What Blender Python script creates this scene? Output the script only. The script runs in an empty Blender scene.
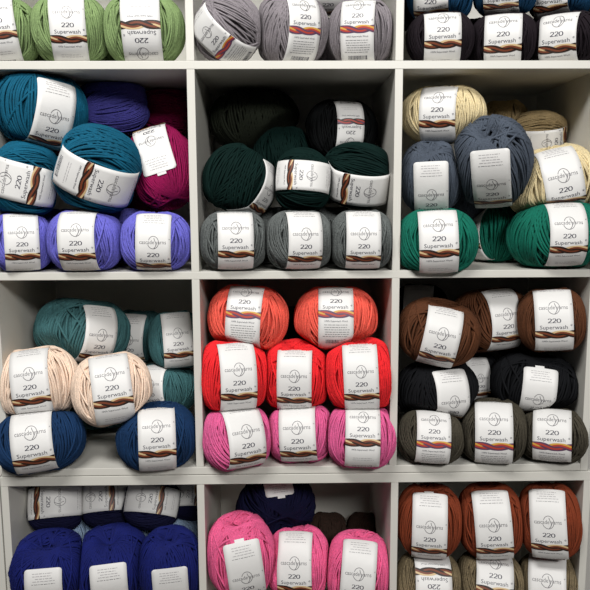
import bpy, math, random
import numpy as np
from mathutils import Matrix, Vector

C = bpy.context.scene.collection
random.seed(7)

# ---------------------------------------------------------------- camera
Z0 = 1.797                       # height of the board between the two upper rows in view
P, T = 0.35, 0.0135              # column pitch and board thickness of the upper unit
ROW = 0.35382                    # row pitch
DEPTH = 0.308
ZG = Z0 - 0.71658                # underside of the upper unit
F = 692.776
CAM = Vector((0.15433, -1.20124, Z0 - 0.22247))
RX, RY, RZ = 1.43303, -0.00418, -0.01576
Mcam = Matrix.Rotation(RZ, 3, 'Z') @ Matrix.Rotation(RX, 3, 'X') @ Matrix.Rotation(RY, 3, 'Z')
cam = bpy.data.cameras.new('camera')
cam.sensor_fit = 'HORIZONTAL'
cam.sensor_width = 36
cam.lens = F / 590 * 36
cam.clip_start = 0.02
camo = bpy.data.objects.new('camera', cam)
C.objects.link(camo)
camo.matrix_world = Matrix.Translation(CAM) @ Mcam.to_4x4()
bpy.context.scene.camera = camo

# ---------------------------------------------------------------- world, lights, exposure
sc = bpy.context.scene
sc.view_settings.view_transform = 'Standard'
sc.view_settings.look = 'None'
sc.view_settings.gamma = 1
sc.view_settings.use_curve_mapping = False
sc.view_settings.exposure = 0.0
w = bpy.data.worlds.new('shop_ambience')
sc.world = w
w.use_nodes = True
w.node_tree.nodes['Background'].inputs[0].default_value = (0.95, 0.97, 1.0, 1)
w.node_tree.nodes['Background'].inputs[1].default_value = 0.035


def area(name, loc, target, sx, sy, power, col=(1, 0.985, 0.96)):
    l = bpy.data.lights.new(name, 'AREA')
    l.shape = 'RECTANGLE'
    l.size, l.size_y = sx, sy
    l.energy = power
    l.color = col
    o = bpy.data.objects.new(name, l)
    C.objects.link(o)
    o.location = loc
    o.rotation_euler = (Vector(target) - Vector(loc)).to_track_quat('-Z', 'Y').to_euler()
    return o


area('ceiling_and_fill_light', (-0.35, -1.25, 2.95), (0.1, 0.0, 1.3), 0.9, 0.4, 37)
area('ceiling_and_fill_light', (1.0, -2.9, 2.9), (0.15, 0.0, 1.2), 1.2, 0.5, 68)  # unseen far fill lamp, added to even out the light on the low rows

# ---------------------------------------------------------------- materials


def lin(c):
    return tuple((v / 255 / 12.92 if v / 255 <= 0.04045 else ((v / 255 + 0.055) / 1.055) ** 2.4) for v in c) + (1,)


def base_mat(name, col, rough=0.5):
    m = bpy.data.materials.new(name)
    m.use_nodes = True
    b = m.node_tree.nodes['Principled BSDF']
    b.inputs['Base Color'].default_value = lin(col)
    b.inputs['Roughness'].default_value = rough
    return m, m.node_tree.nodes, m.node_tree.links, b


def yarn_mat(name, col, heather=0.16):
    m, N, L, b = base_mat(name, col, 0.85)
    b.inputs['Specular IOR Level'].default_value = 0.25 if max(col) > 70 else 0.14
    b.inputs['Sheen Weight'].default_value = 0.1 if max(col) > 70 else 0.0
    b.inputs['Sheen Roughness'].default_value = 0.5
    b.inputs['Sheen Tint'].default_value = lin(tuple(min(255, c + 50) for c in col))
    tc = N.new('ShaderNodeTexCoord')
    n1 = N.new('ShaderNodeTexNoise')
    n1.inputs['Scale'].default_value = 420
    n1.inputs['Detail'].default_value = 3
    n2 = N.new('ShaderNodeTexNoise')
    n2.inputs['Scale'].default_value = 22
    mix = N.new('ShaderNodeMix')
    mix.data_type = 'RGBA'
    mix.inputs['A'].default_value = lin(tuple(max(0, c * (1 - heather)) for c in col))
    mix.inputs['B'].default_value = lin(tuple(c * min(1 + heather, 255 / max(col)) + 3 * (max(col) < 200) for c in col))
    add = N.new('ShaderNodeMath')
    add.operation = 'MULTIPLY_ADD'
    add.inputs[1].default_value = 0.6
    L.new(tc.outputs['Object'], n1.inputs['Vector'])
    L.new(tc.outputs['Object'], n2.inputs['Vector'])
    sc2 = N.new('ShaderNodeMath')
    sc2.operation = 'MULTIPLY'
    sc2.inputs[1].default_value = 0.4
    L.new(n2.outputs['Fac'], sc2.inputs[0])
    L.new(n1.outputs['Fac'], add.inputs[0])
    L.new(sc2.outputs[0], add.inputs[2])
    mr = N.new('ShaderNodeMapRange')
    mr.inputs['From Min'].default_value = 0.3
    mr.inputs['From Max'].default_value = 0.7
    L.new(add.outputs[0], mr.inputs['Value'])
    L.new(mr.outputs['Result'], mix.inputs['Factor'])
    L.new(mix.outputs['Result'], b.inputs['Base Color'])
    bp = N.new('ShaderNodeBump')
    bp.inputs['Strength'].default_value = 0.5
    bp.inputs['Distance'].default_value = 0.0008
    L.new(n1.outputs['Fac'], bp.inputs['Height'])
    L.new(bp.outputs['Normal'], b.inputs['Normal'])
    return m


def board_mat(name, col):
    m, N, L, b = base_mat(name, col, 0.42)
    tc = N.new('ShaderNodeTexCoord')
    n = N.new('ShaderNodeTexNoise')
    n.inputs['Scale'].default_value = 9
    n.inputs['Detail'].default_value = 6
    mix = N.new('ShaderNodeMix')
    mix.data_type = 'RGBA'
    mix.inputs['A'].default_value = lin(tuple(c - 7 for c in col))
    mix.inputs['B'].default_value = lin(tuple(min(255, c + 4) for c in col))
    L.new(tc.outputs['Object'], n.inputs['Vector'])
    L.new(n.outputs['Fac'], mix.inputs['Factor'])
    L.new(mix.outputs['Result'], b.inputs['Base Color'])
    return m


def paper_mat():
    m, N, L, b = base_mat('label_paper', (222, 221, 219), 0.5)
    tc = N.new('ShaderNodeTexCoord')
    n = N.new('ShaderNodeTexNoise')
    n.inputs['Scale'].default_value = 35
    bp = N.new('ShaderNodeBump')
    bp.inputs['Strength'].default_value = 0.35
    bp.inputs['Distance'].default_value = 0.002
    L.new(tc.outputs['Object'], n.inputs['Vector'])
    L.new(n.outputs['Fac'], bp.inputs['Height'])
    L.new(bp.outputs['Normal'], b.inputs['Normal'])
    return m


WHITE = board_mat('white_laminate', (208, 206, 198))
WALL = board_mat('wall_paint', (205, 203, 198))
FLOORM = board_mat('floor_vinyl', (88, 80, 72))
SLOTS = [paper_mat(),
         base_mat('grey_logo_ink', (104, 102, 106))[0],
         base_mat('dark_ink', (58, 58, 72))[0],
         base_mat('fine_print_ink', (165, 162, 164))[0],
         base_mat('twist_dark_brown', (38, 22, 16))[0],
         base_mat('twist_rust', (116, 58, 34))[0],
         base_mat('twist_tan', (206, 178, 134))[0],
         base_mat('twist_plum', (92, 60, 88))[0],
         base_mat('twist_gold', (204, 156, 66))[0],
         base_mat('twist_red', (176, 62, 48))[0]]
PAPER, GREY, DARK, FINE, BROWN, RUST, TAN, PLUM, GOLD, RED = range(10)

COL = {
    'green': (118, 140, 92), 'lilac_grey': (124, 118, 122), 'plum_black': (28, 22, 27), 'deep_blue': (6, 52, 84),
    'teal': (0, 78, 104), 'violet': (66, 64, 140), 'magenta': (128, 4, 66), 'lavender': (98, 96, 184),
    'olive_black': (28, 32, 23), 'black_green': (2, 26, 23), 'black': (9, 11, 12), 'heather_grey': (84, 88, 87),
    'beige': (206, 190, 150), 'shaded_beige': (150, 130, 94), 'slate': (70, 78, 90), 'emerald': (6, 96, 78),  # the back beige balls get the beige yarn with shade mixed into the colour
    'dusty_teal': (56, 96, 99), 'cream': (246, 220, 198), 'navy': (12, 44, 80), 'coral': (232, 94, 78),
    'red': (222, 38, 44), 'orchid': (208, 92, 142), 'brown': (82, 47, 26), 'charcoal': (14, 15, 18),
    'dark_olive': (60, 56, 47), 'royal': (12, 22, 90), 'pale_blue': (150, 172, 198), 'pink': (222, 94, 140),
    'rust': (116, 50, 26), 'khaki': (102, 90, 68), 'ink_navy': (16, 17, 46), 'dark_maroon': (52, 38, 32),
}
MAT = {k: yarn_mat('yarn_' + k, v, 0.3 if k in ('heather_grey', 'khaki', 'dark_olive') else 0.16) for k, v in COL.items()}

# ---------------------------------------------------------------- helpers


def tag(o, label, cat, group=None):
    o['label'] = label
    o['category'] = cat
    if group:
        o['group'] = group


def empty(name, loc):
    o = bpy.data.objects.new(name, None)
    C.objects.link(o)
    o.location = loc
    o.empty_display_size = 0.03
    return o


def mesh_np(name, V, Fq, smooth=True):
    """fast mesh from numpy quads"""
    me = bpy.data.meshes.new(name)
    me.vertices.add(len(V))
    me.vertices.foreach_set('co', np.asarray(V, dtype=np.float32).ravel())
    nf = len(Fq)
    me.loops.add(nf * 4)
    me.polygons.add(nf)
    me.polygons.foreach_set('loop_start', np.arange(nf, dtype=np.int32) * 4)
    me.loops.foreach_set('vertex_index', np.asarray(Fq, dtype=np.int32).ravel())
    me.update(calc_edges=True)
    me.validate()
    if smooth:
        me.polygons.foreach_set('use_smooth', np.ones(nf, dtype=bool))
    return me


def box(name, x0, x1, y0, y1, z0, z1, m, parent=None, bev=0.0008, kind=None):
    cx, cy, cz = (x0 + x1) / 2, (y0 + y1) / 2, (z0 + z1) / 2
    hx, hy, hz = abs(x1 - x0) / 2, abs(y1 - y0) / 2, abs(z1 - z0) / 2
    V = [(sx * hx, sy * hy, sz * hz) for sx in (-1, 1) for sy in (-1, 1) for sz in (-1, 1)]
    Fs = [(0, 1, 3, 2), (4, 6, 7, 5), (0, 4, 5, 1), (2, 3, 7, 6), (0, 2, 6, 4), (1, 5, 7, 3)]
    me = bpy.data.meshes.new(name)
    me.from_pydata(V, [], Fs)
    me.materials.append(m)
    o = bpy.data.objects.new(name, me)
    C.objects.link(o)
    if parent:
        o.parent = parent
        o.location = Vector((cx, cy, cz)) - parent.location
    else:
        o.location = (cx, cy, cz)
    if bev:
        b = o.modifiers.new('bevel', 'BEVEL')
        b.width = bev
        b.segments = 2
    if kind:
        o['kind'] = kind
    return o


# ---------------------------------------------------------------- the room
box('floor', -3.2, 3.4, -3.0, DEPTH + 0.03, -0.05, 0, FLOORM, bev=0, kind='structure')
box('wall_back', -3.2, 3.4, DEPTH + 0.012, DEPTH + 0.08, 0, 3.2, WALL, bev=0, kind='structure')

# ---------------------------------------------------------------- the cube shelving
h = T / 2


# upper unit: side panels run full height, boards sit between them
U = empty('cube_shelving_unit', (P / 2, DEPTH / 2, ZG))
tag(U, 'upper white cube shelving unit packed with yarn, standing on the lower unit', 'shelf')
ztopU = Z0 + ROW + h
box('side_panel', -P - h, -P + h, 0, DEPTH, ZG, ztopU, WHITE, U)
box('side_panel', 2 * P - h, 2 * P + h, 0, DEPTH, ZG, ztopU, WHITE, U)
box('bottom_panel', -P + h, 2 * P - h, 0.0005, DEPTH, ZG, ZG + T, WHITE, U)
box('top_panel', -P + h, 2 * P - h, 0.0005, DEPTH, ztopU - T, ztopU, WHITE, U)
for k in (0, 1):
    box('shelf_board', -P + h, 2 * P - h, 0.0005, DEPTH, Z0 - k * ROW - h, Z0 - k * ROW + h, WHITE, U)
FL = {1: Z0 + h, 2: Z0 - ROW + h, 3: ZG + T}
TOPS = {1: ztopU - T, 2: Z0 - h, 3: Z0 - ROW - h}
for r in (1, 2, 3):
    for k in (0, 1):
        box('divider', k * P - h, k * P + h, 0.001, DEPTH, FL[r], TOPS[r], WHITE, U)
box('back_panel', -P + h, 2 * P - h, DEPTH, DEPTH + 0.004, ZG, ztopU, WHITE, U, bev=0)

# lower unit: a thicker top board lies across the side panels
PL = 0.35408
TL = 0.0175
Lw = empty('cube_shelving_unit', (PL / 2, DEPTH / 2, 0))
tag(Lw, 'lower white cube shelving unit with a thick top board, under the upper unit', 'shelf')
ZT = ZG - 0.0012
box('top_panel', -PL - h, 2 * PL + h, 0, DEPTH, ZT - TL, ZT, WHITE, Lw)
box('side_panel', -PL - h, -PL + h, 0.0005, DEPTH, 0, ZT - TL, WHITE, Lw)
box('side_panel', 2 * PL - h, 2 * PL + h, 0.0005, DEPTH, 0, ZT - TL, WHITE, Lw)
LR = (ZT - TL - T) / 3
FL[4] = ZT - TL - LR + T
for r in (1, 2):
    zc = ZT - TL - r * LR
    box('shelf_board', -PL + h, 2 * PL - h, 0.001, DEPTH, zc, zc + T, WHITE, Lw)
FL[4] = ZT - TL - LR + T
box('bottom_panel', -PL + h, 2 * PL - h, 0.001, DEPTH, 0, T, WHITE, Lw)
for r in range(3):
    zt = ZT - TL if r == 0 else ZT - TL - r * LR
    zb = ZT - TL - (r + 1) * LR + T if r < 2 else T
    for k in (0, 1):
        box('divider', k * PL - h, k * PL + h, 0.001, DEPTH, zb, zt, WHITE, Lw)
box('back_panel', -PL + h, 2 * PL - h, DEPTH, DEPTH + 0.004, 0, ZT - TL, WHITE, Lw, bev=0)

# the neighbour on the left, only its edge shows
Nb = empty('cube_shelving_unit', (-PL - h - 0.02, DEPTH / 2, 0))
tag(Nb, 'edge of the next white shelving unit at the lower left edge of the photo', 'shelf')
xr = -PL - h - 0.0025
box('side_panel', xr - T, xr, 0.001, DEPTH, 0, ZT - TL, WHITE, Nb)
box('top_panel', xr - 0.36, xr, 0.0, DEPTH, ZT - TL, ZT, WHITE, Nb)
box('side_panel', xr - 0.36, xr - 0.36 + T, 0.001, DEPTH, 0, ZT - TL, WHITE, Nb)
box('shelf_board', xr - 0.36 + T, xr - T, 0.001, DEPTH, FL[4] - T, FL[4], WHITE, Nb)
box('bottom_panel', xr - 0.36 + T, xr - T, 0.001, DEPTH, 0, T, WHITE, Nb)
box('back_panel', xr - 0.36, xr, DEPTH, DEPTH + 0.004, 0, ZT, WHITE, Nb, bev=0)

# ---------------------------------------------------------------- yarn: real wound strands
A0, C0, PW = 0.062, 0.056, 2.25
BAND_HALF = 0.031


def surf_scale(o, d, n=26):
    """distance along directions d from point o to the ball surface"""
    lo = np.zeros(len(d))
    hi = np.full(len(d), 0.2)
    for _ in range(n):
        mid = (lo + hi) / 2
        p = o + d * mid[:, None]
        f = (np.hypot(p[:, 0], p[:, 1]) / A0) ** PW + (np.abs(p[:, 2]) / C0) ** PW
        hi = np.where(f > 1, mid, hi)
        lo = np.where(f > 1, lo, mid)
    return lo


def shape(p):
    """dimple at both ends of the centre hole, flat zone under the paper band"""
    rho = np.hypot(p[:, 0], p[:, 1])
    p[:, 2] *= 1 - 0.36 * np.exp(-(rho / (0.27 * A0)) ** 2)
    # squeeze under the band (band is on the -Y side)
    fb = ((np.abs(p[:, 1]) / (A0 - 0.0034)) ** PW + (np.abs(p[:, 2]) / (C0 - 0.0004)) ** PW) ** (1 / PW)
    k = np.where((p[:, 1] < 0) & (fb > 1), 1 / fb, 1.0)
    wgt = np.clip((BAND_HALF + 0.004 - np.abs(p[:, 0])) / 0.006, 0, 1)
    k = 1 + (k - 1) * wgt
    p[:, 1] *= k
    p[:, 2] *= k
    return p


def make_yarn(seed):
    rng = np.random.RandomState(seed)
    loops = []
    NB = 43
    for i in range(NB):
        loops.append((2 * np.pi * i / NB + rng.uniform(-.012, .012), rng.uniform(-.07, .07),
                      rng.uniform(.22, .27) * A0, rng.uniform(-.0018, .0004), 0.00175))
    ng = 8
    for g in range(ng):
        phi = 2 * np.pi * (g + rng.uniform(-.3, .3)) / ng + rng.uniform(-.3, .3)
        tau = rng.choice([-1, 1]) * rng.uniform(.06, .30)
        n = rng.randint(5, 11)
        lift = 0.0012 + 0.0016 * (g / ng) + rng.uniform(0, .0004)
        r0 = rng.uniform(.24, .32) * A0
        for j in range(n):
            loops.append((phi + j * 0.068 + rng.uniform(-.005, .005), tau + j * rng.uniform(-.002, .004),
                          r0 + rng.uniform(-.0006, .0006), lift + rng.uniform(-.0006, .0006), 0.00178))
    for g in range(5):      # a few loose single strands
        loops.append((rng.uniform(0, 6.28), rng.uniform(-.55, .55), rng.uniform(.1, .35) * A0, 0.0026, 0.0018))
    S, K = 60, 5
    tt = np.linspace(0, 2 * np.pi, S, endpoint=False)
    Vs, Fs = [], []
    off = 0
    ii, kk = np.meshgrid(np.arange(S), np.arange(K), indexing='ij')
    quad = np.stack([ii * K + kk, ((ii + 1) % S) * K + kk, ((ii + 1) % S) * K + (kk + 1) % K, ii * K + (kk + 1) % K],
                    -1).reshape(-1, 4)
    for phi, tau, r0, lift, rad in loops:
        n = np.array([math.cos(phi) * math.cos(tau), math.sin(phi) * math.cos(tau), math.sin(tau)])
        u = np.array([-math.sin(phi), math.cos(phi), 0.0])
        v = np.cross(n, u)
        d = np.cos(tt)[:, None] * u + np.sin(tt)[:, None] * v
        o = n * r0
        s = surf_scale(o, d)
        wob = lift + 0.0005 * np.sin(tt * rng.randint(2, 5) + rng.uniform(0, 6.28))
        p = o + d * s[:, None]
        nrm = p / np.linalg.norm(p, axis=1)[:, None]
        p = p + nrm * wob[:, None]
        p = p + n * (0.0009 * np.sin(tt * 3 + rng.uniform(0, 6.28)))[:, None]
        p = shape(p)
        tan = np.roll(p, -1, 0) - np.roll(p, 1, 0)
        tan /= np.linalg.norm(tan, axis=1)[:, None]
        b = np.cross(tan, nrm)
        b /= np.linalg.norm(b, axis=1)[:, None]
        m = np.cross(b, tan)
        ring = []
        for k in range(K):
            a = 2 * np.pi * k / K + 0.3
            ring.append(p + rad * (math.cos(a) * b + math.sin(a) * m))
        Vs.append(np.stack(ring, 1).reshape(-1, 3))
        Fs.append(quad + off)
        off += S * K
    # the wound core under the top strands
    SU, SV = 40, 56
    vv = np.linspace(-np.pi / 2 + 1e-3, np.pi / 2 - 1e-3, SU)
    uu = np.linspace(0, 2 * np.pi, SV, endpoint=False)
    U_, V_ = np.meshgrid(uu, vv)
    e = 2 / PW
    r = (A0 - 0.0050) * np.cos(V_) ** e
    z = (C0 - 0.0050) * np.sign(np.sin(V_)) * np.abs(np.sin(V_)) ** e
    p = np.stack([r * np.cos(U_), r * np.sin(U_), z], -1).reshape(-1, 3)
    p[:, 2] *= 1 - 0.6 * np.exp(-(np.hypot(p[:, 0], p[:, 1]) / (0.17 * A0)) ** 2)
    p = shape(p)
    p *= 0.992
    ii, kk = np.meshgrid(np.arange(SU - 1), np.arange(SV), indexing='ij')
    q = np.stack([ii * SV + kk, ii * SV + (kk + 1) % SV, (ii + 1) * SV + (kk + 1) % SV, (ii + 1) * SV + kk],
                 -1).reshape(-1, 4)
    Vs.append(p)
    Fs.append(q + off)
    V = np.concatenate(Vs)
    return V, np.concatenate(Fs)


YV = [make_yarn(s) for s in (3, 11, 24, 37, 58, 71)]

# ---------------------------------------------------------------- label artwork (flat, in mm: x right, y down from "220")
def text_geo(s, size, offset=0.0, sx=1.0):
    cu = bpy.data.curves.new('t', 'FONT')
    cu.body = s
    cu.size = size
    cu.align_x = 'CENTER'
    cu.align_y = 'CENTER'
    cu.resolution_u = 2
    cu.offset = offset
    o = bpy.data.objects.new('t', cu)
    C.objects.link(o)
    dg = bpy.context.evaluated_depsgraph_get()
    me = bpy.data.meshes.new_from_object(o.evaluated_get(dg))
    V = np.array([(v.co.x * sx, -v.co.y) for v in me.vertices])
    Fs = [tuple(p.vertices)[::-1] for p in me.polygons]
    bpy.data.objects.remove(o)
    bpy.data.curves.remove(cu)
    bpy.data.meshes.remove(me)
    return V, Fs


def ribbon(pts, wid):
    """flat stroke along pts; wid = width or list"""
    pts = np.array(pts, float)
    n = len(pts)
    wv = np.full(n, wid) if np.isscalar(wid) else np.array(wid)
    tg = np.gradient(pts, axis=0)
    tg /= np.linalg.norm(tg, axis=1)[:, None] + 1e-9
    nr = np.stack([-tg[:, 1], tg[:, 0]], 1)
    V = np.concatenate([pts + nr * wv[:, None] / 2, pts - nr * wv[:, None] / 2])
    Fs = [(i, i + 1, n + i + 1, n + i) for i in range(n - 1)]
    return V, Fs


def nib(pts):
    """broad nib stroke: verticals thick, horizontals thin"""
    pts = np.array(pts, float)
    tg = np.gradient(pts, axis=0)
    a = np.abs(tg[:, 1]) / (np.linalg.norm(tg, axis=1) + 1e-9)
    return ribbon(pts * np.array([0.84, 0.80]), 0.5 + 1.15 * a)


ART = []      # (V, F, slot, lift)


def add_art(g, slot, dx=0, dy=0, lift=0.00025):
    V, Fs = g
    ART.append((V + np.array([dx, dy]), Fs, slot, lift))


def two(cx):
    th = np.linspace(math.radians(200), math.radians(375), 14)
    top = [(cx + 3.0 * math.cos(t), -1.9 + 2.6 * math.sin(t)) for t in th]
    end = top[-1]
    diag = [(end[0] + (cx - 3.4 - end[0]) * k, end[1] + (4.0 - end[1]) * k ** 0.8) for k in (0.2, 0.4, 0.6, 0.8, 1.0)]
    add_art(nib(top + diag), DARK)
    add_art(ribbon([(0.84 * cx - 3.0, 3.2), (0.84 * cx, 3.0), (0.84 * cx + 3.0, 3.2)], 0.9), DARK)


two(-8.4)
two(0)
th = np.linspace(0, 2 * math.pi, 26)
add_art(nib([(8.6 + 3.4 * math.cos(t), 4.0 * math.sin(t)) for t in th]), DARK)
add_art(text_geo('Superwash', 9.2, -0.008, 1.12), DARK, -1, 11.2)
add_art(text_geo('®', 4.5), DARK, 26.8, 8.2)
add_art(text_geo('cascade yarns', 10.0, -0.008, 0.84), GREY, -0.5, -22.5)
tq = np.linspace(-0.6, 5.0, 34)
add_art(ribbon([((8.5 + 0.3 * t) * math.cos(t - 2.2) + 0.5, -22.5 + (10.5 + .2 * t) * math.sin(t - 2.2)) for t in tq], 0.95), GREY)
add_art(ribbon([(4.5 - k * k * .12 + 1.2 * math.sin(k * .6), -22 + k * 2.0) for k in np.linspace(-4, 5, 14)], 1.0), GREY)
add_art(text_geo('®', 3.2), GREY, 28, -28)
add_art(text_geo('100% Superwash Wool', 4.3, 0.0, 1.0), DARK, 0, 36.0)


def bars(y, n, slot, half=25, ragged=True, hgt=1.1, seed=1):
    rng = random.Random(seed)
    for i in range(n):
        x = -half + (rng.uniform(0, 7) if ragged else 0)
        end = half - (rng.uniform(0, 7) if ragged else 0)
        yy = y + i * 4.3
        while x < end:
            l = min(rng.uniform(2.2, 6.5), end - x)
            add_art(ribbon([(x, yy), (x + l, yy)], hgt), slot)
            x += l + 1.2


bars(-76, 4, FINE, 19, seed=3)
bars(-58, 1, GREY, 22, hgt=0.8, seed=9)
NP = len(ART)
bars(42.5, 6, GREY, 25, hgt=0.9, seed=5)
P_ART = ART[NP:]
del ART[NP:]
bars(52, 2, FINE, 22, hgt=0.9, seed=6)
B_ART = ART[NP:]
del ART[NP:]
x = -17
rr = random.Random(4)
while x < 17:                       # barcode
    wbar = rr.choice([0.5, 0.8, 1.3])
    add_art(ribbon([(x, 71), (x, 80)], wbar), DARK)
    x += wbar + rr.choice([0.5, 0.7, 1.1])


def twist_art(pal):
    """the plied strand printed across the band"""
    dark, mid, lite = pal
    out = []
    xs = np.linspace(-33, 33, 50)
    for ph, cols in ((0.0, (dark, mid, dark)), (2.5, (lite, mid, dark))):
        ang = xs * 2 * np.pi / 56 + ph + 0.9
        over = np.cos(ang)
        for off, slot in zip((-3.0, 0.0, 2.9), cols):
            yy = 23.5 + 3.3 * np.sin(ang) + off * (0.85 + 0.2 * np.cos(ang * 2))
            V, Fs = ribbon(np.stack([xs, yy], 1), 3.6 if off else 3.0)
            out.append((V, Fs, slot, 0.0003 + 0.00012 * np.concatenate([over, over]) + 0.00004 * (off == 0)))
    return out


TW = {'b': twist_art((BROWN, RUST, TAN)), 'p': twist_art((PLUM, RED, GOLD)), 'r': twist_art((BROWN, RED, PLUM))}


# ---------------------------------------------------------------- one ball of yarn
def ray(px, py, Y):
    d = Mcam @ Vector(((px - 295) / F, -(py - 295) / F, -1))
    k = (Y - CAM.y) / d.y
    return CAM + d * k


SPECS = []
BALLS = []


def ball(col, cx, cy, W, H, label, group, Y=0.05, roll=0.0, lx=0.0, o=8.0, pitch=0.0, row=None, lw=34.0, pal='b',
         tab=False, bare=False, sink=0.002, st=None):
    """cx, cy centre and W, H size as seen in the photo; o = where "220" sits along the band from the centre"""
    SPECS.append(dict(col=col, cx=cx, cy=cy, W=W, H=H, label=label, group=group, Y=Y, Y0=Y, roll=roll, lx=lx, o=o,
                      pitch=pitch, row=row, lw=lw, pal=pal, tab=tab, bare=bare, sink=sink, st=st))


def geo(q):
    p = ray(q['cx'], q['cy'], q['Y'])
    dist = (p - CAM).dot(Mcam @ Vector((0, 0, -1)))
    m = dist / F
    a = q['W'] / 2 * m
    pr = math.radians(q['pitch'])
    Ha = q['H'] / 2 * m
    c = math.sqrt(max((0.72 * a * math.cos(pr)) ** 2, Ha ** 2 - (a * math.sin(pr)) ** 2)) / math.cos(pr)
    c = min(c, 1.25 * a)
    fwd = (CAM - p).normalized()
    right = Vector((0, 0, 1)).cross(fwd).normalized()
    up = fwd.cross(right)
    base = Matrix((right, -fwd, up)).transposed()        # local x right, local y away, local z up
    yaw = math.asin(max(-0.9, min(0.9, q['lx'] / (q['W'] / 2))))
    rot = base @ Matrix.Rotation(math.radians(q['roll']), 3, 'Y') @ Matrix.Rotation(pr, 3, 'X') @ Matrix.Rotation(yaw, 3, 'Z')
    if q['row']:
        sup = math.sqrt(sum((k * rot.col[i].z) ** 2 for i, k in enumerate((a, a, c))))
        p.z = FL[q['row']] + sup - q['sink']
    q.update(p=p, a=a, c=c, m=m, rot=rot)
    return q


def reach(q, d):
    par = d.dot(q['rot'].col[2])
    return 1 / math.sqrt(max(0.0, 1 - par * par) / q['a'] ** 2 + par * par / q['c'] ** 2)


def settle():
    """let crowded balls slide a little towards or away from the front until they stop biting into each other"""
    for q in SPECS:
        geo(q)
    for it in range(40):
        for i in range(len(SPECS)):
            for j in range(i):
                A, B = SPECS[i], SPECS[j]
                d = A['p'] - B['p']
                Ld = d.length
                if Ld > 0.2:
                    continue
                d.normalize()
                if Ld < 0.88 * (reach(A, d) + reach(B, d)):
                    if A['Y0'] < B['Y0'] or (A['Y0'] == B['Y0'] and A['cy'] > B['cy']):
                        A, B = B, A                       # A goes back, B comes forward
                    A['Y'] = min(A['Y'] + 0.0015, A['Y0'] + 0.015, DEPTH - A['a'] - 0.004)
                    B['Y'] = max(B['Y'] - 0.0008, B['Y0'] - 0.010, 0.012)
                    geo(A)
                    geo(B)


def contact_planes(i):
    """planes (point, normal) that press on ball i: neighbours, and boards where the ball is inside the cubby"""
    q = SPECS[i]
    out, walls = [], []
    for j, r in enumerate(SPECS):
        if j == i:
            continue
        d = r['p'] - q['p']
        Ld = d.length
        if Ld > 0.22 or Ld < 1e-4:
            continue
        d.normalize()
        ra, rb = reach(q, d), reach(r, d)
        if Ld < (ra + rb) * 0.995:
            out.append((q['p'] + d * (Ld * ra / (ra + rb)), d))
    p = q['p']
    low = p.z < ZG
    pitch = PL if low else P
    k = math.floor((p.x + pitch) / pitch)
    walls.append((Vector(((k - 1) * pitch + h, 0, 0)), Vector((-1, 0, 0))))
    walls.append((Vector((k * pitch - h, 0, 0)), Vector((1, 0, 0))))
    for r, zf in FL.items():
        zt = TOPS[r] if r < 4 else ZT - TL
        if zf - 0.02 < p.z < zt + 0.02:
            walls.append((Vector((0, 0, zf)), Vector((0, 0, -1))))
            walls.append((Vector((0, 0, zt)), Vector((0, 0, 1))))
    walls.append((Vector((0, DEPTH, 0)), Vector((0, 1, 0))))
    return out, walls


def press(W_, planes, marg):
    """soft squash of world points by the contact planes"""
    out, walls = planes
    dl = 0.006
    for lst, inside in ((out, False), (walls, True)):
        for pt, n in lst:
            n = np.array(n)
            hgt = (W_ - np.array(pt)) @ n + marg + dl
            exc = np.where(hgt > 0, hgt - dl * (1 - np.exp(-np.maximum(hgt, 0) / dl)), 0.0)
            if inside:
                exc = exc * np.clip((W_[:, 1] + 0.016) / 0.012, 0, 1)
            W_ = W_ - exc[:, None] * n
    return W_


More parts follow.
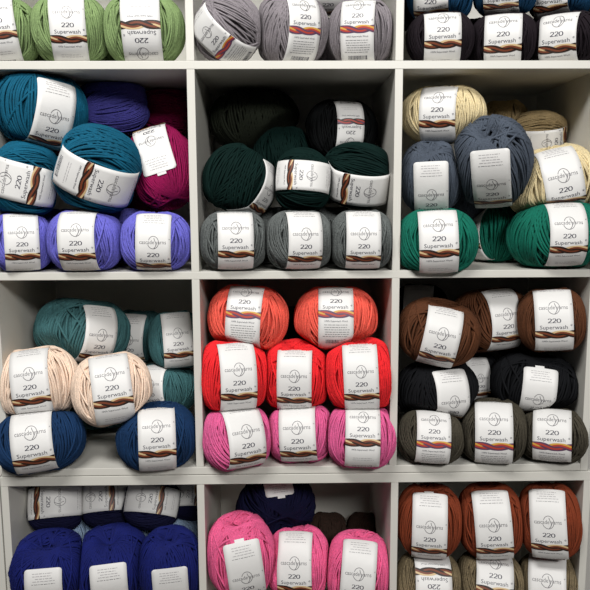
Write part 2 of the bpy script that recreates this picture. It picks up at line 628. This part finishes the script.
def build(i):
    q = SPECS[i]
    p, a, c, m, rot = q['p'], q['a'], q['c'], q['m'], q['rot']
    col, o, lw, pal, tab = q['col'], q['o'], q['lw'], q['pal'], q['tab']
    pr = math.radians(q['pitch'])
    planes = contact_planes(i)
    R_ = np.array(rot)
    p_ = np.array(p)
    root = empty('yarn_ball', p)
    root.rotation_euler = rot.to_euler()
    tag(root, q['label'], 'yarn', q['group'])
    kx = 0.967
    V, Fq = YV[i % len(YV)]
    V = V * np.array([a / A0 * kx, a / A0 * kx, c / C0 * kx])
    V = (press(V @ R_.T + p_, planes, 0.0) - p_) @ R_
    me = mesh_np('wound_yarn', V, Fq)
    me.materials.append(MAT[col])
    y = bpy.data.objects.new('wound_yarn', me)
    C.objects.link(y)
    y.parent = root
    if q['bare']:
        return root
    # ---- the band: arc-length table of its path over the ball
    sc_a, sc_c = a / A0 * kx, c / C0 * kx
    ab, cb = (A0 + 0.0002) * sc_a, (C0 + 0.0030) * sc_c
    th = np.linspace(-math.pi / 2, math.pi / 2, 721)     # + is down
    e = 2 / PW
    rr_ = ab * np.cos(th).clip(0) ** e
    zz_ = -cb * np.sign(np.sin(th)) * np.abs(np.sin(th)) ** e
    zz_ = zz_ * (1 - 0.26 * np.exp(-(rr_ / (0.30 * a)) ** 2))
    s = np.concatenate([[0], np.cumsum(np.hypot(np.diff(rr_), np.diff(zz_)))])
    s -= s[360]
    down = rr_ * math.sin(pr) - zz_ * math.cos(pr)
    front = rr_ * math.cos(pr) + zz_ * math.sin(pr)
    err = np.abs(down - o * m) + (front < 0) * 10
    s220 = s[np.argmin(err)]
    if q['st'] is not None:
        err = np.abs(down - q['st'] * m) + (front < 0) * 10
        s220 = s[np.argmin(err)] + 84 * 0.925 * lw * m / 61.0
    mm = 0.925 * lw * m / 61.0                                    # artwork unit
    mm = min(mm, 0.00104 * a / 0.060)
    half = 30.5 * mm
    smax = s[-1] - 0.16 * a
    smin = -smax
    s_start = max(smin, s220 - 84 * mm)
    s_end = min(smax, s220 + 200 * mm)
    tr, tz = np.gradient(rr_, s + 1e-12 * np.arange(len(s))), np.gradient(zz_, s + 1e-12 * np.arange(len(s)))

    def place(S_, T_, lift):
        r = np.interp(S_, s, rr_)
        z = np.interp(S_, s, zz_)
        dr = np.interp(S_, s, tr)
        dz = np.interp(S_, s, tz)
        ln = np.hypot(dr, dz) + 1e-9
        nr, nz = -dz / ln, dr / ln                        # outward normal in the r-z plane
        sag = -0.0016 * (T_ / half) ** 2
        lf = lift + sag
        return np.stack([T_, -(r + nr * lf), z + nz * lf], -1)

    Vs, Fs, Ms = [], [], []
    off = 0
    ns, nt = 44, 8
    ds = s_end - s_start
    sg = s_start + ds * np.linspace(0, 1, ns) ** 1.0
    rc = 5.5 * mm
    sg = np.sort(np.concatenate([sg, s_start + rc * np.array([0.05, .15, .3, .5, .75])]))
    ns = len(sg)
    if s_start > smin + 1e-4:
        dd = np.clip(sg - s_start, 0, rc)
        hw = half - rc + np.sqrt(np.maximum(rc ** 2 - (rc - dd) ** 2, 0))
    else:
        hw = np.full(ns, half)
    tgd = np.linspace(-1, 1, nt + 1)
    SS, TT = np.meshgrid(sg, tgd, indexing='ij')
    TT = TT * hw[:, None]
    top = place(SS.ravel(), TT.ravel(), 0.0)
    bot = place(SS.ravel(), TT.ravel(), -0.00045)
    Vs += [top, bot]
    n1 = ns * (nt + 1)
    for a_ in range(ns - 1):
        for b_ in range(nt):
            q = a_ * (nt + 1) + b_
            Fs.append((q, q + nt + 1, q + nt + 2, q + 1))
            Fs.append((n1 + q, n1 + q + 1, n1 + q + nt + 2, n1 + q + nt + 1))
    for a_ in range(ns - 1):
        for b_ in (0, nt):
            q = a_ * (nt + 1) + b_
            f = (q, n1 + q, n1 + q + nt + 1, q + nt + 1)
            Fs.append(f if b_ == 0 else f[::-1])
    for a_ in (0, ns - 1):
        for b_ in range(nt):
            q = a_ * (nt + 1) + b_
            f = (q, q + 1, n1 + q + 1, n1 + q)
            Fs.append(f if a_ == 0 else f[::-1])
    Ms += [PAPER] * len(Fs)
    off = 2 * n1
    arts = [(V, f, sl, lf) for V, f, sl, lf in ART + (P_ART if pal == 'p' else B_ART)] + TW[pal]
    for V, f, sl, lf in arts:
        S_ = s220 + V[:, 1] * mm
        T_ = V[:, 0] * mm
        if np.abs(V[:, 0]).max() > 30.4:
            T_ = np.clip(T_, -half, half)
        if S_.min() < s_start + 0.5 * mm or S_.max() > s_end:
            continue
        q = place(S_, T_, lf)
        Vs.append(q)
        Fs += [tuple(k + off for k in t) for t in f]
        Ms += [sl] * len(f)
        off += len(q)
    if tab:
        sg2 = np.linspace(s_start - 5.0 * mm, s_start + 3 * mm, 4)
        sg2 = np.maximum(sg2, -s[-1] * 0.98)
        SS, TT = np.meshgrid(sg2, np.linspace(-8, 8, 4) * mm - 2 * mm, indexing='ij')
        q = place(SS.ravel(), TT.ravel(), -0.0004)
        Vs.append(q)
        for a_ in range(3):
            for b_ in range(3):
                k = off + a_ * 4 + b_
                Fs.append((k, k + 4, k + 5, k + 1))
                Ms.append(PAPER)
        off += len(q)
    me = bpy.data.meshes.new('paper_label')
    LV = np.concatenate(Vs)
    LV = (press(LV @ R_.T + p_, planes, -0.0012) - p_) @ R_
    me.from_pydata(LV.tolist(), [], Fs)
    for mt in SLOTS:
        me.materials.append(mt)
    me.polygons.foreach_set('material_index', Ms)
    me.polygons.foreach_set('use_smooth', [True] * len(Ms))
    me.update()
    lo = bpy.data.objects.new('paper_label', me)
    C.objects.link(lo)
    lo.parent = root
    lo['label'] = 'white printed paper band with a twisted strand picture'
    return root


# ================================================================ the balls, cubby by cubby
G = 'green balls in the top left cubby'
ball('green', 2, 28, 76, 66, 'light green yarn ball at the left end of the top left cubby', G, Y=.05, lx=-4, roll=-8, o=-12, row=1, lw=37, pitch=-6)
ball('green', 71, 26, 76, 70, 'light green yarn ball in the middle of the top left cubby, label upright', G, Y=.05, lx=-3, roll=-3, o=-6, row=1, lw=36, pitch=-6)
ball('green', 144, 26, 80, 70, 'light green yarn ball with its label upside down, beside the divider', G, Y=.05, lx=3, roll=177, o=-8, row=1, lw=40, pal='b')

G = 'pale grey balls in the top middle cubby'
ball('lilac_grey', 228, 22, 68, 72, 'pale grey yarn ball with its label slanting across the lower left', G, Y=0.035, roll=-52, lx=-16, o=-4, row=1, lw=32, pal='p')
ball('lilac_grey', 291, 27, 74, 70, 'pale grey yarn ball in the middle, between two other pale grey balls', G, Y=.045, roll=5, lx=14, o=-14, row=1, lw=35, pal='p')
ball('lilac_grey', 361, 30, 66, 66, 'pale grey yarn ball at the right end, label fine print and barcode showing', G, Y=.05, lx=-4, o=-16, row=1, lw=35, pal='p')
ball('black', 328, -18, 84, 66, 'black yarn ball lying above the pale grey balls at the top edge', None, Y=.12, o=20)

G = 'plum black balls in the top right cubby'
ball('plum_black', 440, 38, 66, 54, 'plum black yarn ball at the left of the top right cubby', G, Y=0.065, lx=3, o=-9, row=1, lw=38)
ball('plum_black', 503, 36, 66, 54, 'plum black yarn ball in the middle of the top right cubby', G, Y=0.065, lx=0, o=-6, row=1, lw=40)
ball('plum_black', 565, 36, 68, 54, 'plum black yarn ball at the right of the top right cubby', G, Y=0.065, lx=-8, roll=-2, o=-6, row=1, lw=40)
G = 'deep blue balls above the plum black ones'
ball('deep_blue', 441, -7, 66, 62, 'deep blue yarn ball on top of the left plum black ball', G, Y=.07, lx=-10, o=8, lw=38, roll=4)
ball('deep_blue', 505, -14, 66, 62, 'deep blue yarn ball on top of the middle plum black ball', G, Y=.07, lx=-4, o=6, lw=36)
ball('deep_blue', 562, -9, 66, 62, 'deep blue yarn ball on top of the right plum black ball', G, Y=.07, lx=-12, o=2, lw=38)

ball('green', 106, 26, 66, 60, 'light green yarn ball in the shadow behind the middle and right green ones', 'green balls at the back', Y=.17, row=1, bare=True)
ball('green', 36, 26, 66, 60, 'light green yarn ball in the shadow behind the left and middle green ones', 'green balls at the back', Y=.17, row=1, bare=True)
G = 'plum black balls at the back'
ball('plum_black', 472, 36, 66, 60, 'plum black yarn ball in the dark gap behind the left and middle plum ones', G, Y=.18, row=1, bare=True)
ball('plum_black', 534, 36, 66, 60, 'plum black yarn ball in the dark gap behind the middle and right plum ones', G, Y=.18, row=1, bare=True)
ball('plum_black', 418, 0, 60, 60, 'plum black yarn ball at the back, in the left corner under the deep blue one', G, Y=.2, bare=True)
ball('lilac_grey', 326, 26, 66, 60, 'pale grey yarn ball set back between the middle and right pale grey ones', None, Y=.17, row=1, bare=True)

# ---- row two, left
G = 'teal balls in the second row'
ball('teal', 42, 110, 88, 78, 'teal blue yarn ball, highest of the three teal ones', G, Y=.07, roll=14, lx=13, o=16, lw=40, pitch=8)
ball('teal', 26, 180, 76, 66, 'teal blue yarn ball at the left edge with a sideways label', G, Y=.045, roll=-76, lx=-4, o=-6, lw=40)
ball('teal', 98, 170, 86, 84, 'teal blue yarn ball resting on the lavender balls, label sideways and barcode at its left', G, Y=.035, roll=110, lx=14, o=-6, lw=40)
ball('violet', 113, 107, 58, 76, 'dark violet blue yarn ball lying behind the teal ones, label hidden', None, Y=.15, bare=True, roll=80)
G = 'magenta balls in the second row'
ball('magenta', 163, 168, 68, 84, 'magenta yarn ball with an upside down label, against the divider', G, Y=.10, roll=165, lx=4, o=40, pitch=24, lw=36, tab=True, st=-3)
ball('magenta', 168, 112, 50, 56, 'dark magenta yarn ball in the shadow behind the other magenta ball', G, Y=.22, bare=True, roll=90)
G = 'lavender balls on the second shelf board'
ball('lavender', 22, 243, 60, 62, 'lavender blue yarn ball at the left edge, under the teal balls', G, Y=0.03, lx=0, o=2, row=2, lw=38, sink=0.004)
ball('lavender', 86, 242, 74, 64, 'lavender blue yarn ball in the middle of the lavender row', G, Y=0.03, lx=-10, o=2, row=2, lw=38, sink=0.004)
ball('lavender', 156, 243, 70, 62, 'lavender blue yarn ball at the right, beside the divider, under the magenta ball', G, Y=0.03, lx=-3, o=13, row=2, lw=36, roll=2, sink=0.004)

ball('lavender', 56, 240, 62, 58, 'lavender blue yarn ball set back between the left and middle lavender ones', None, Y=.15, row=2, bare=True)
ball('magenta', 140, 190, 56, 52, 'magenta yarn ball in the shadow low behind the front teal ball', None, Y=.2, bare=True)
ball('lavender', 122, 240, 62, 58, 'lavender blue yarn ball set back between the middle and right lavender ones', None, Y=.15, row=2, bare=True)

# ---- row two, middle
ball('olive_black', 255, 121, 88, 56, 'very dark olive yarn ball at the back left of the dark green cubby', None, Y=.19, bare=True)
ball('black', 341, 130, 70, 60, 'black yarn ball at the back right with an upside down label and red strand picture', None, Y=.17, roll=182, lx=-10, o=-2, lw=29, pal='r')
G = 'dark green balls above the heather grey ones'
ball('black_green', 240, 182, 74, 70, 'blackish green yarn ball at the left, label turned to its lower right side', G, Y=.07, roll=32, lx=31, o=2, lw=32)
ball('black_green', 303, 181, 64, 59, 'blackish green yarn ball in the middle with a sideways label', G, Y=.07, roll=94, lx=-6, o=2, lw=31)
ball('black_green', 358, 176, 64, 74, 'blackish green yarn ball at the right with a sideways label, beside the divider', G, Y=.07, roll=98, lx=15, o=-2, lw=36)
G = 'heather grey balls on the second shelf board'
ball('heather_grey', 234, 241, 68, 62, 'heather grey yarn ball at the left of the grey row', G, Y=0.026, lx=2, o=0, row=2, lw=37, sink=0.003)
ball('heather_grey', 299, 241, 70, 62, 'heather grey yarn ball in the middle of the grey row', G, Y=0.026, lx=7, o=6, row=2, lw=36, sink=0.003)
ball('heather_grey', 361, 241, 66, 62, 'heather grey yarn ball at the right of the grey row', G, Y=0.026, lx=3, o=6, row=2, lw=36, sink=0.003)

ball('black_green', 282, 152, 60, 52, 'blackish green yarn ball in the dark gap behind the other dark green balls', 'dark green balls at the back', Y=.19, bare=True)
ball('black_green', 338, 176, 60, 56, 'blackish green yarn ball at the back, between the middle and right dark green ones', 'dark green balls at the back', Y=.19, bare=True)
G = 'heather grey balls at the back'
ball('heather_grey', 268, 240, 62, 58, 'heather grey yarn ball in the shadow behind the left and middle grey ones', G, Y=.15, row=2, bare=True)
ball('heather_grey', 330, 240, 62, 58, 'heather grey yarn ball in the shadow behind the middle and right grey ones', G, Y=.15, row=2, bare=True)

# ---- row two, right
ball('beige', 443, 115, 82, 56, 'pale beige yarn ball at the top left, on the slate balls', 'beige balls in the second row', Y=.09, lx=-6, o=-5, lw=37)
G = 'beige balls at the back, shade in their colour'
ball('shaded_beige', 503, 128, 50, 56, 'beige yarn ball at the back with shade put into its colour, left of two', G, Y=0.19, bare=True)
ball('shaded_beige', 537, 136, 48, 66, 'beige yarn ball at the back with shade put into its colour, right of two, label below', G, Y=0.17, roll=-90, lx=-8, o=18, lw=34)
G = 'slate balls in the second row'
ball('slate', 431, 178, 62, 72, 'slate blue grey yarn ball against the left divider, above the emerald one', G, Y=.05, lx=0, o=26, pitch=26, lw=37, roll=-2)
ball('slate', 492, 163, 77, 96, 'large slate blue grey yarn ball with its centre hole showing above the label', G, Y=.045, lx=-2, o=30, pitch=44, lw=39, roll=-6)
ball('slate', 466, 200, 60, 58, 'slate blue grey yarn ball in the dark gap behind the two front slate ones', None, Y=.17, bare=True)
ball('emerald', 540, 240, 62, 58, 'emerald green yarn ball in the shadow behind the right front emerald one', None, Y=.2, row=2, bare=True)
ball('beige', 551, 182, 88, 72, 'pale beige yarn ball resting on the right emerald ball', 'beige balls in the second row', Y=.05, lx=12, o=10, roll=-12, lw=40, pitch=5)
G = 'emerald balls on the second shelf board'
ball('emerald', 436, 241, 80, 68, 'emerald green yarn ball bulging over the shelf edge at the left', G, Y=.02, lx=3, o=-3, row=2, lw=40, roll=-3, sink=.012)
ball('emerald', 556, 241, 94, 64, 'emerald green yarn ball at the right, under the beige ball', G, Y=.045, lx=12, o=2, row=2, lw=37, roll=-3)
ball('emerald', 493, 246, 60, 60, 'dark emerald yarn ball set back between the two front emerald balls', G, Y=.17, lx=-24, o=2, row=2, lw=34)

# ---- row three, left
G = 'dusty teal balls in the third row'
ball('dusty_teal', 82, 331, 92, 58, 'dusty teal yarn ball behind the cream balls, leftmost teal one', G, Y=.15, lx=19, o=14, roll=8, lw=35)
ball('dusty_teal', 139, 336, 58, 54, 'dusty teal yarn ball at the back, half hidden between two teal ones', G, Y=.23, lx=-10, o=14, roll=6, lw=30)
ball('dusty_teal', 176, 340, 54, 60, 'dusty teal yarn ball at the right, against the divider', G, Y=.15, lx=2, o=4, roll=-3, lw=33)
ball('dusty_teal', 166, 388, 62, 52, 'dusty teal yarn ball behind the right navy ball, label edge at its left', G, Y=.15, lx=-16, o=6, lw=30)
ball('dusty_teal', 103, 436, 60, 50, 'dusty teal yarn ball in the dark gap between the two navy balls', G, Y=.22, row=3, bare=True)
G = 'cream balls in the third row'
ball('cream', 38, 383, 80, 74, 'cream yarn ball at the left, on the left navy ball', G, Y=.03, lx=-8, o=3, roll=-3, lw=38)
ball('cream', 112, 389, 76, 74, 'cream yarn ball at the right, between the navy and teal balls', G, Y=0.025, lx=0, o=-1, roll=-5, lw=40)
G = 'navy balls in the third row'
ball('navy', 40, 446, 86, 66, 'dark navy yarn ball under the left cream ball, bulging over the shelf edge', G, Y=.02, lx=-8, o=6, row=3, lw=41, roll=-2, sink=.012)
ball('navy', 157, 437, 78, 68, 'dark navy yarn ball beside the divider, under the dusty teal ball', G, Y=0.022, lx=0, o=4, row=3, lw=38, pitch=12, sink=0.009)

# ---- row three, middle
G = 'coral balls in the third row'
ball('coral', 248, 318, 78, 68, 'coral yarn ball at the left, on the red balls', G, Y=.065, lx=-5, o=-15, roll=5, lw=36, pal='p')
ball('coral', 335, 318, 82, 66, 'coral yarn ball at the right, on the red balls', G, Y=.065, lx=1, o=-16, roll=0, lw=36, pal='p')
G = 'red balls in the third row'
ball('red', 233, 376, 74, 76, 'bright red yarn ball at the left, under the left coral ball', G, Y=.02, lx=6, o=7, roll=-1, lw=38, pitch=8)
ball('red', 296, 376, 70, 72, 'bright red yarn ball in the middle, below the gap between the coral balls', G, Y=.04, lx=-2, o=12, roll=0, lw=36, pitch=22)
ball('red', 360, 375, 74, 76, 'bright red yarn ball at the right, under the right coral ball', G, Y=.02, lx=1, o=9, roll=-3, lw=36, pitch=14)
ball('black', 296, 330, 60, 50, 'black yarn ball in the shadow behind the coral balls', None, Y=.22, bare=True)
G = 'orchid pink balls in the third row'
ball('orchid', 237, 440, 70, 66, 'orchid pink yarn ball at the left with a slanted label', G, sink=.008, Y=.02, lx=10, o=10, row=3, roll=-8, lw=40)
ball('orchid', 300, 438, 68, 62, 'orchid pink yarn ball in the middle, under the middle red ball', G, sink=.006, Y=.03, lx=-3, o=9, row=3, roll=-2, lw=38)
ball('orchid', 361, 438, 72, 66, 'orchid pink yarn ball at the right, under the right red ball', G, sink=.008, Y=.02, lx=2, o=-6, row=3, roll=0, lw=36)

# ---- row three, right
G = 'brown balls in the third row'
ball('brown', 438, 332, 80, 66, 'chocolate brown yarn ball at the left with a slanted label, on the black ball', G, Y=.055, lx=5, o=13, roll=12, lw=37, pitch=14)
ball('brown', 490, 320, 78, 66, 'chocolate brown yarn ball in the middle, set a little higher', G, Y=.10, lx=17, o=8, roll=-9, lw=35)
ball('brown', 551, 320, 66, 66, 'chocolate brown yarn ball at the right, against the side panel', G, Y=.05, lx=3, o=1, roll=-5, lw=38)
ball('charcoal', 420, 308, 54, 50, 'black yarn ball at the back behind the left brown one, its label in shadow', 'black balls in the third row', Y=.24, lx=-2, o=8, lw=34)
G = 'black balls in the third row'
ball('charcoal', 437, 391, 80, 64, 'black yarn ball at the left, under the left brown ball', G, Y=.05, lx=16, o=22, roll=-5, lw=36, pitch=8)
ball('charcoal', 468, 377, 66, 52, 'black yarn ball set back between the two front black balls', G, Y=.16, lx=12, o=10, roll=-8, lw=24)
ball('charcoal', 534, 383, 84, 60, 'black yarn ball at the right with its label near the middle', G, Y=.06, lx=6, o=24, roll=4, lw=34, pitch=8, tab=True)
G = 'dark olive balls in the third row'
ball('dark_olive', 430, 442, 66, 56, 'dark olive yarn ball at the left, against the divider', G, Y=0.03, lx=4, o=-5, row=3, lw=35, pal='p', sink=0.006)
ball('dark_olive', 492, 434, 68, 66, 'dark olive yarn ball in the middle, below the gap between black balls', G, Y=0.03, lx=2, o=2, row=3, roll=-2, lw=38, pal='p', pitch=8, tab=True, sink=0.006)
ball('dark_olive', 552, 434, 68, 56, 'dark olive yarn ball at the right, against the side panel', G, Y=0.03, lx=0, o=-2, row=3, roll=-2, lw=38, pal='p', sink=0.006)

ball('dark_olive', 462, 440, 60, 56, 'dark olive yarn ball in the shadow behind the left and middle olive ones', 'dark olive balls at the back', Y=.17, row=3, bare=True)
ball('dark_olive', 524, 436, 60, 56, 'dark olive yarn ball in the shadow behind the middle and right olive ones', 'dark olive balls at the back', Y=.17, row=3, bare=True)
ball('brown', 520, 330, 60, 56, 'chocolate brown yarn ball in the shadow between the middle and right brown ones', None, Y=.2, bare=True)

# ---- row four, left
G = 'dark navy balls hanging in the upper part of the fourth row'
ball('ink_navy', 57, 503, 56, 60, 'ink navy yarn ball at the left with a sideways label', G, Y=.12, roll=93, lx=-2, o=8, lw=32)
ball('ink_navy', 107, 500, 52, 58, 'ink navy yarn ball second from the left with a sideways label', G, Y=.12, roll=-88, lx=4, o=-6, lw=32)
ball('ink_navy', 152, 503, 50, 58, 'ink navy yarn ball third from the left, label tilted sideways', G, Y=.12, roll=-78, lx=4, o=-2, lw=32)
ball('ink_navy', 192, 498, 42, 54, 'ink navy yarn ball in the corner by the divider, label sideways', G, Y=.15, roll=-86, lx=4, o=-4, lw=32)
G = 'pale blue balls at the back of the fourth row'
ball('pale_blue', 62, 538, 66, 56, 'pale grey blue yarn ball at the back left', G, Y=0.16, bare=True)
ball('pale_blue', 122, 538, 66, 56, 'pale grey blue yarn ball at the back, middle', G, Y=0.16, bare=True)
ball('pale_blue', 176, 538, 60, 58, 'pale grey blue yarn ball at the back right, by the divider', G, Y=0.16, bare=True)
G = 'royal blue balls in the front of the fourth row'
ball('royal', 50, 567, 76, 72, 'royal blue yarn ball at the left, beside the side panel', G, Y=.035, lx=-8, o=36, pitch=38, lw=37, roll=-2)
ball('royal', 112, 565, 78, 76, 'royal blue yarn ball in the middle of the royal blue row', G, Y=.035, lx=-5, o=36, pitch=40, lw=37, roll=-4)
ball('royal', 171, 566, 64, 76, 'royal blue yarn ball at the right, beside the divider', G, Y=.035, lx=-2, o=36, pitch=38, lw=37, roll=-3)

# ---- row four, middle
ball('ink_navy', 276, 507, 78, 66, 'blackish navy yarn ball at the top with its label tab sticking out', None, Y=.13, roll=165, lx=-8, o=-34, lw=30, pitch=40, st=9, tab=True)
G = 'bright pink balls in the fourth row'
ball('pink', 241, 555, 68, 82, 'bright pink yarn ball at the left with a slanted label', G, Y=.035, lx=2, o=31, pitch=32, lw=38, roll=-8, tab=True)
ball('pink', 298, 562, 66, 72, 'bright pink yarn ball in the middle', G, Y=.04, lx=-4, o=13, pitch=14, lw=36, roll=0)
ball('pink', 358, 568, 66, 72, 'bright pink yarn ball at the right with its label tilted right', G, Y=.035, lx=1, o=17, pitch=18, lw=36, roll=4)
G = 'dark brown balls at the back of the fourth row'
ball('dark_maroon', 328, 536, 42, 48, 'very dark brown yarn ball at the back, left of two', G, Y=.22, bare=True)
ball('dark_maroon', 364, 536, 40, 48, 'very dark brown yarn ball at the back, right of two', G, Y=.22, bare=True)

# ---- row four, right
G = 'rust balls in the fourth row'
ball('rust', 429, 520, 66, 72, 'rust orange yarn ball at the left, beside the divider', G, Y=.045, lx=1, o=18, pitch=18, lw=36, roll=0, tab=True)
ball('rust', 490, 520, 66, 74, 'rust orange yarn ball in the middle with a slanted label', G, Y=.045, lx=3, o=17, pitch=16, lw=38, roll=-7)
ball('rust', 549, 520, 63, 74, 'rust orange yarn ball at the right, beside the side panel', G, Y=.03, lx=-1, o=14, pitch=14, lw=38, roll=-6)
G = 'khaki balls under the rust ones'
ball('khaki', 428, 582, 66, 62, 'khaki brown yarn ball at the left with its label upside down', G, Y=.04, lx=-6, o=-4, lw=38, roll=177)
ball('khaki', 489, 582, 68, 62, 'khaki brown yarn ball in the middle, label upright', G, Y=.045, lx=6, o=-6, lw=38)
ball('khaki', 549, 584, 66, 62, 'khaki brown yarn ball at the right, beside the side panel', G, Y=.045, lx=-2, o=10, lw=38, roll=-3)

settle()
for i in range(len(SPECS)):
    build(i)
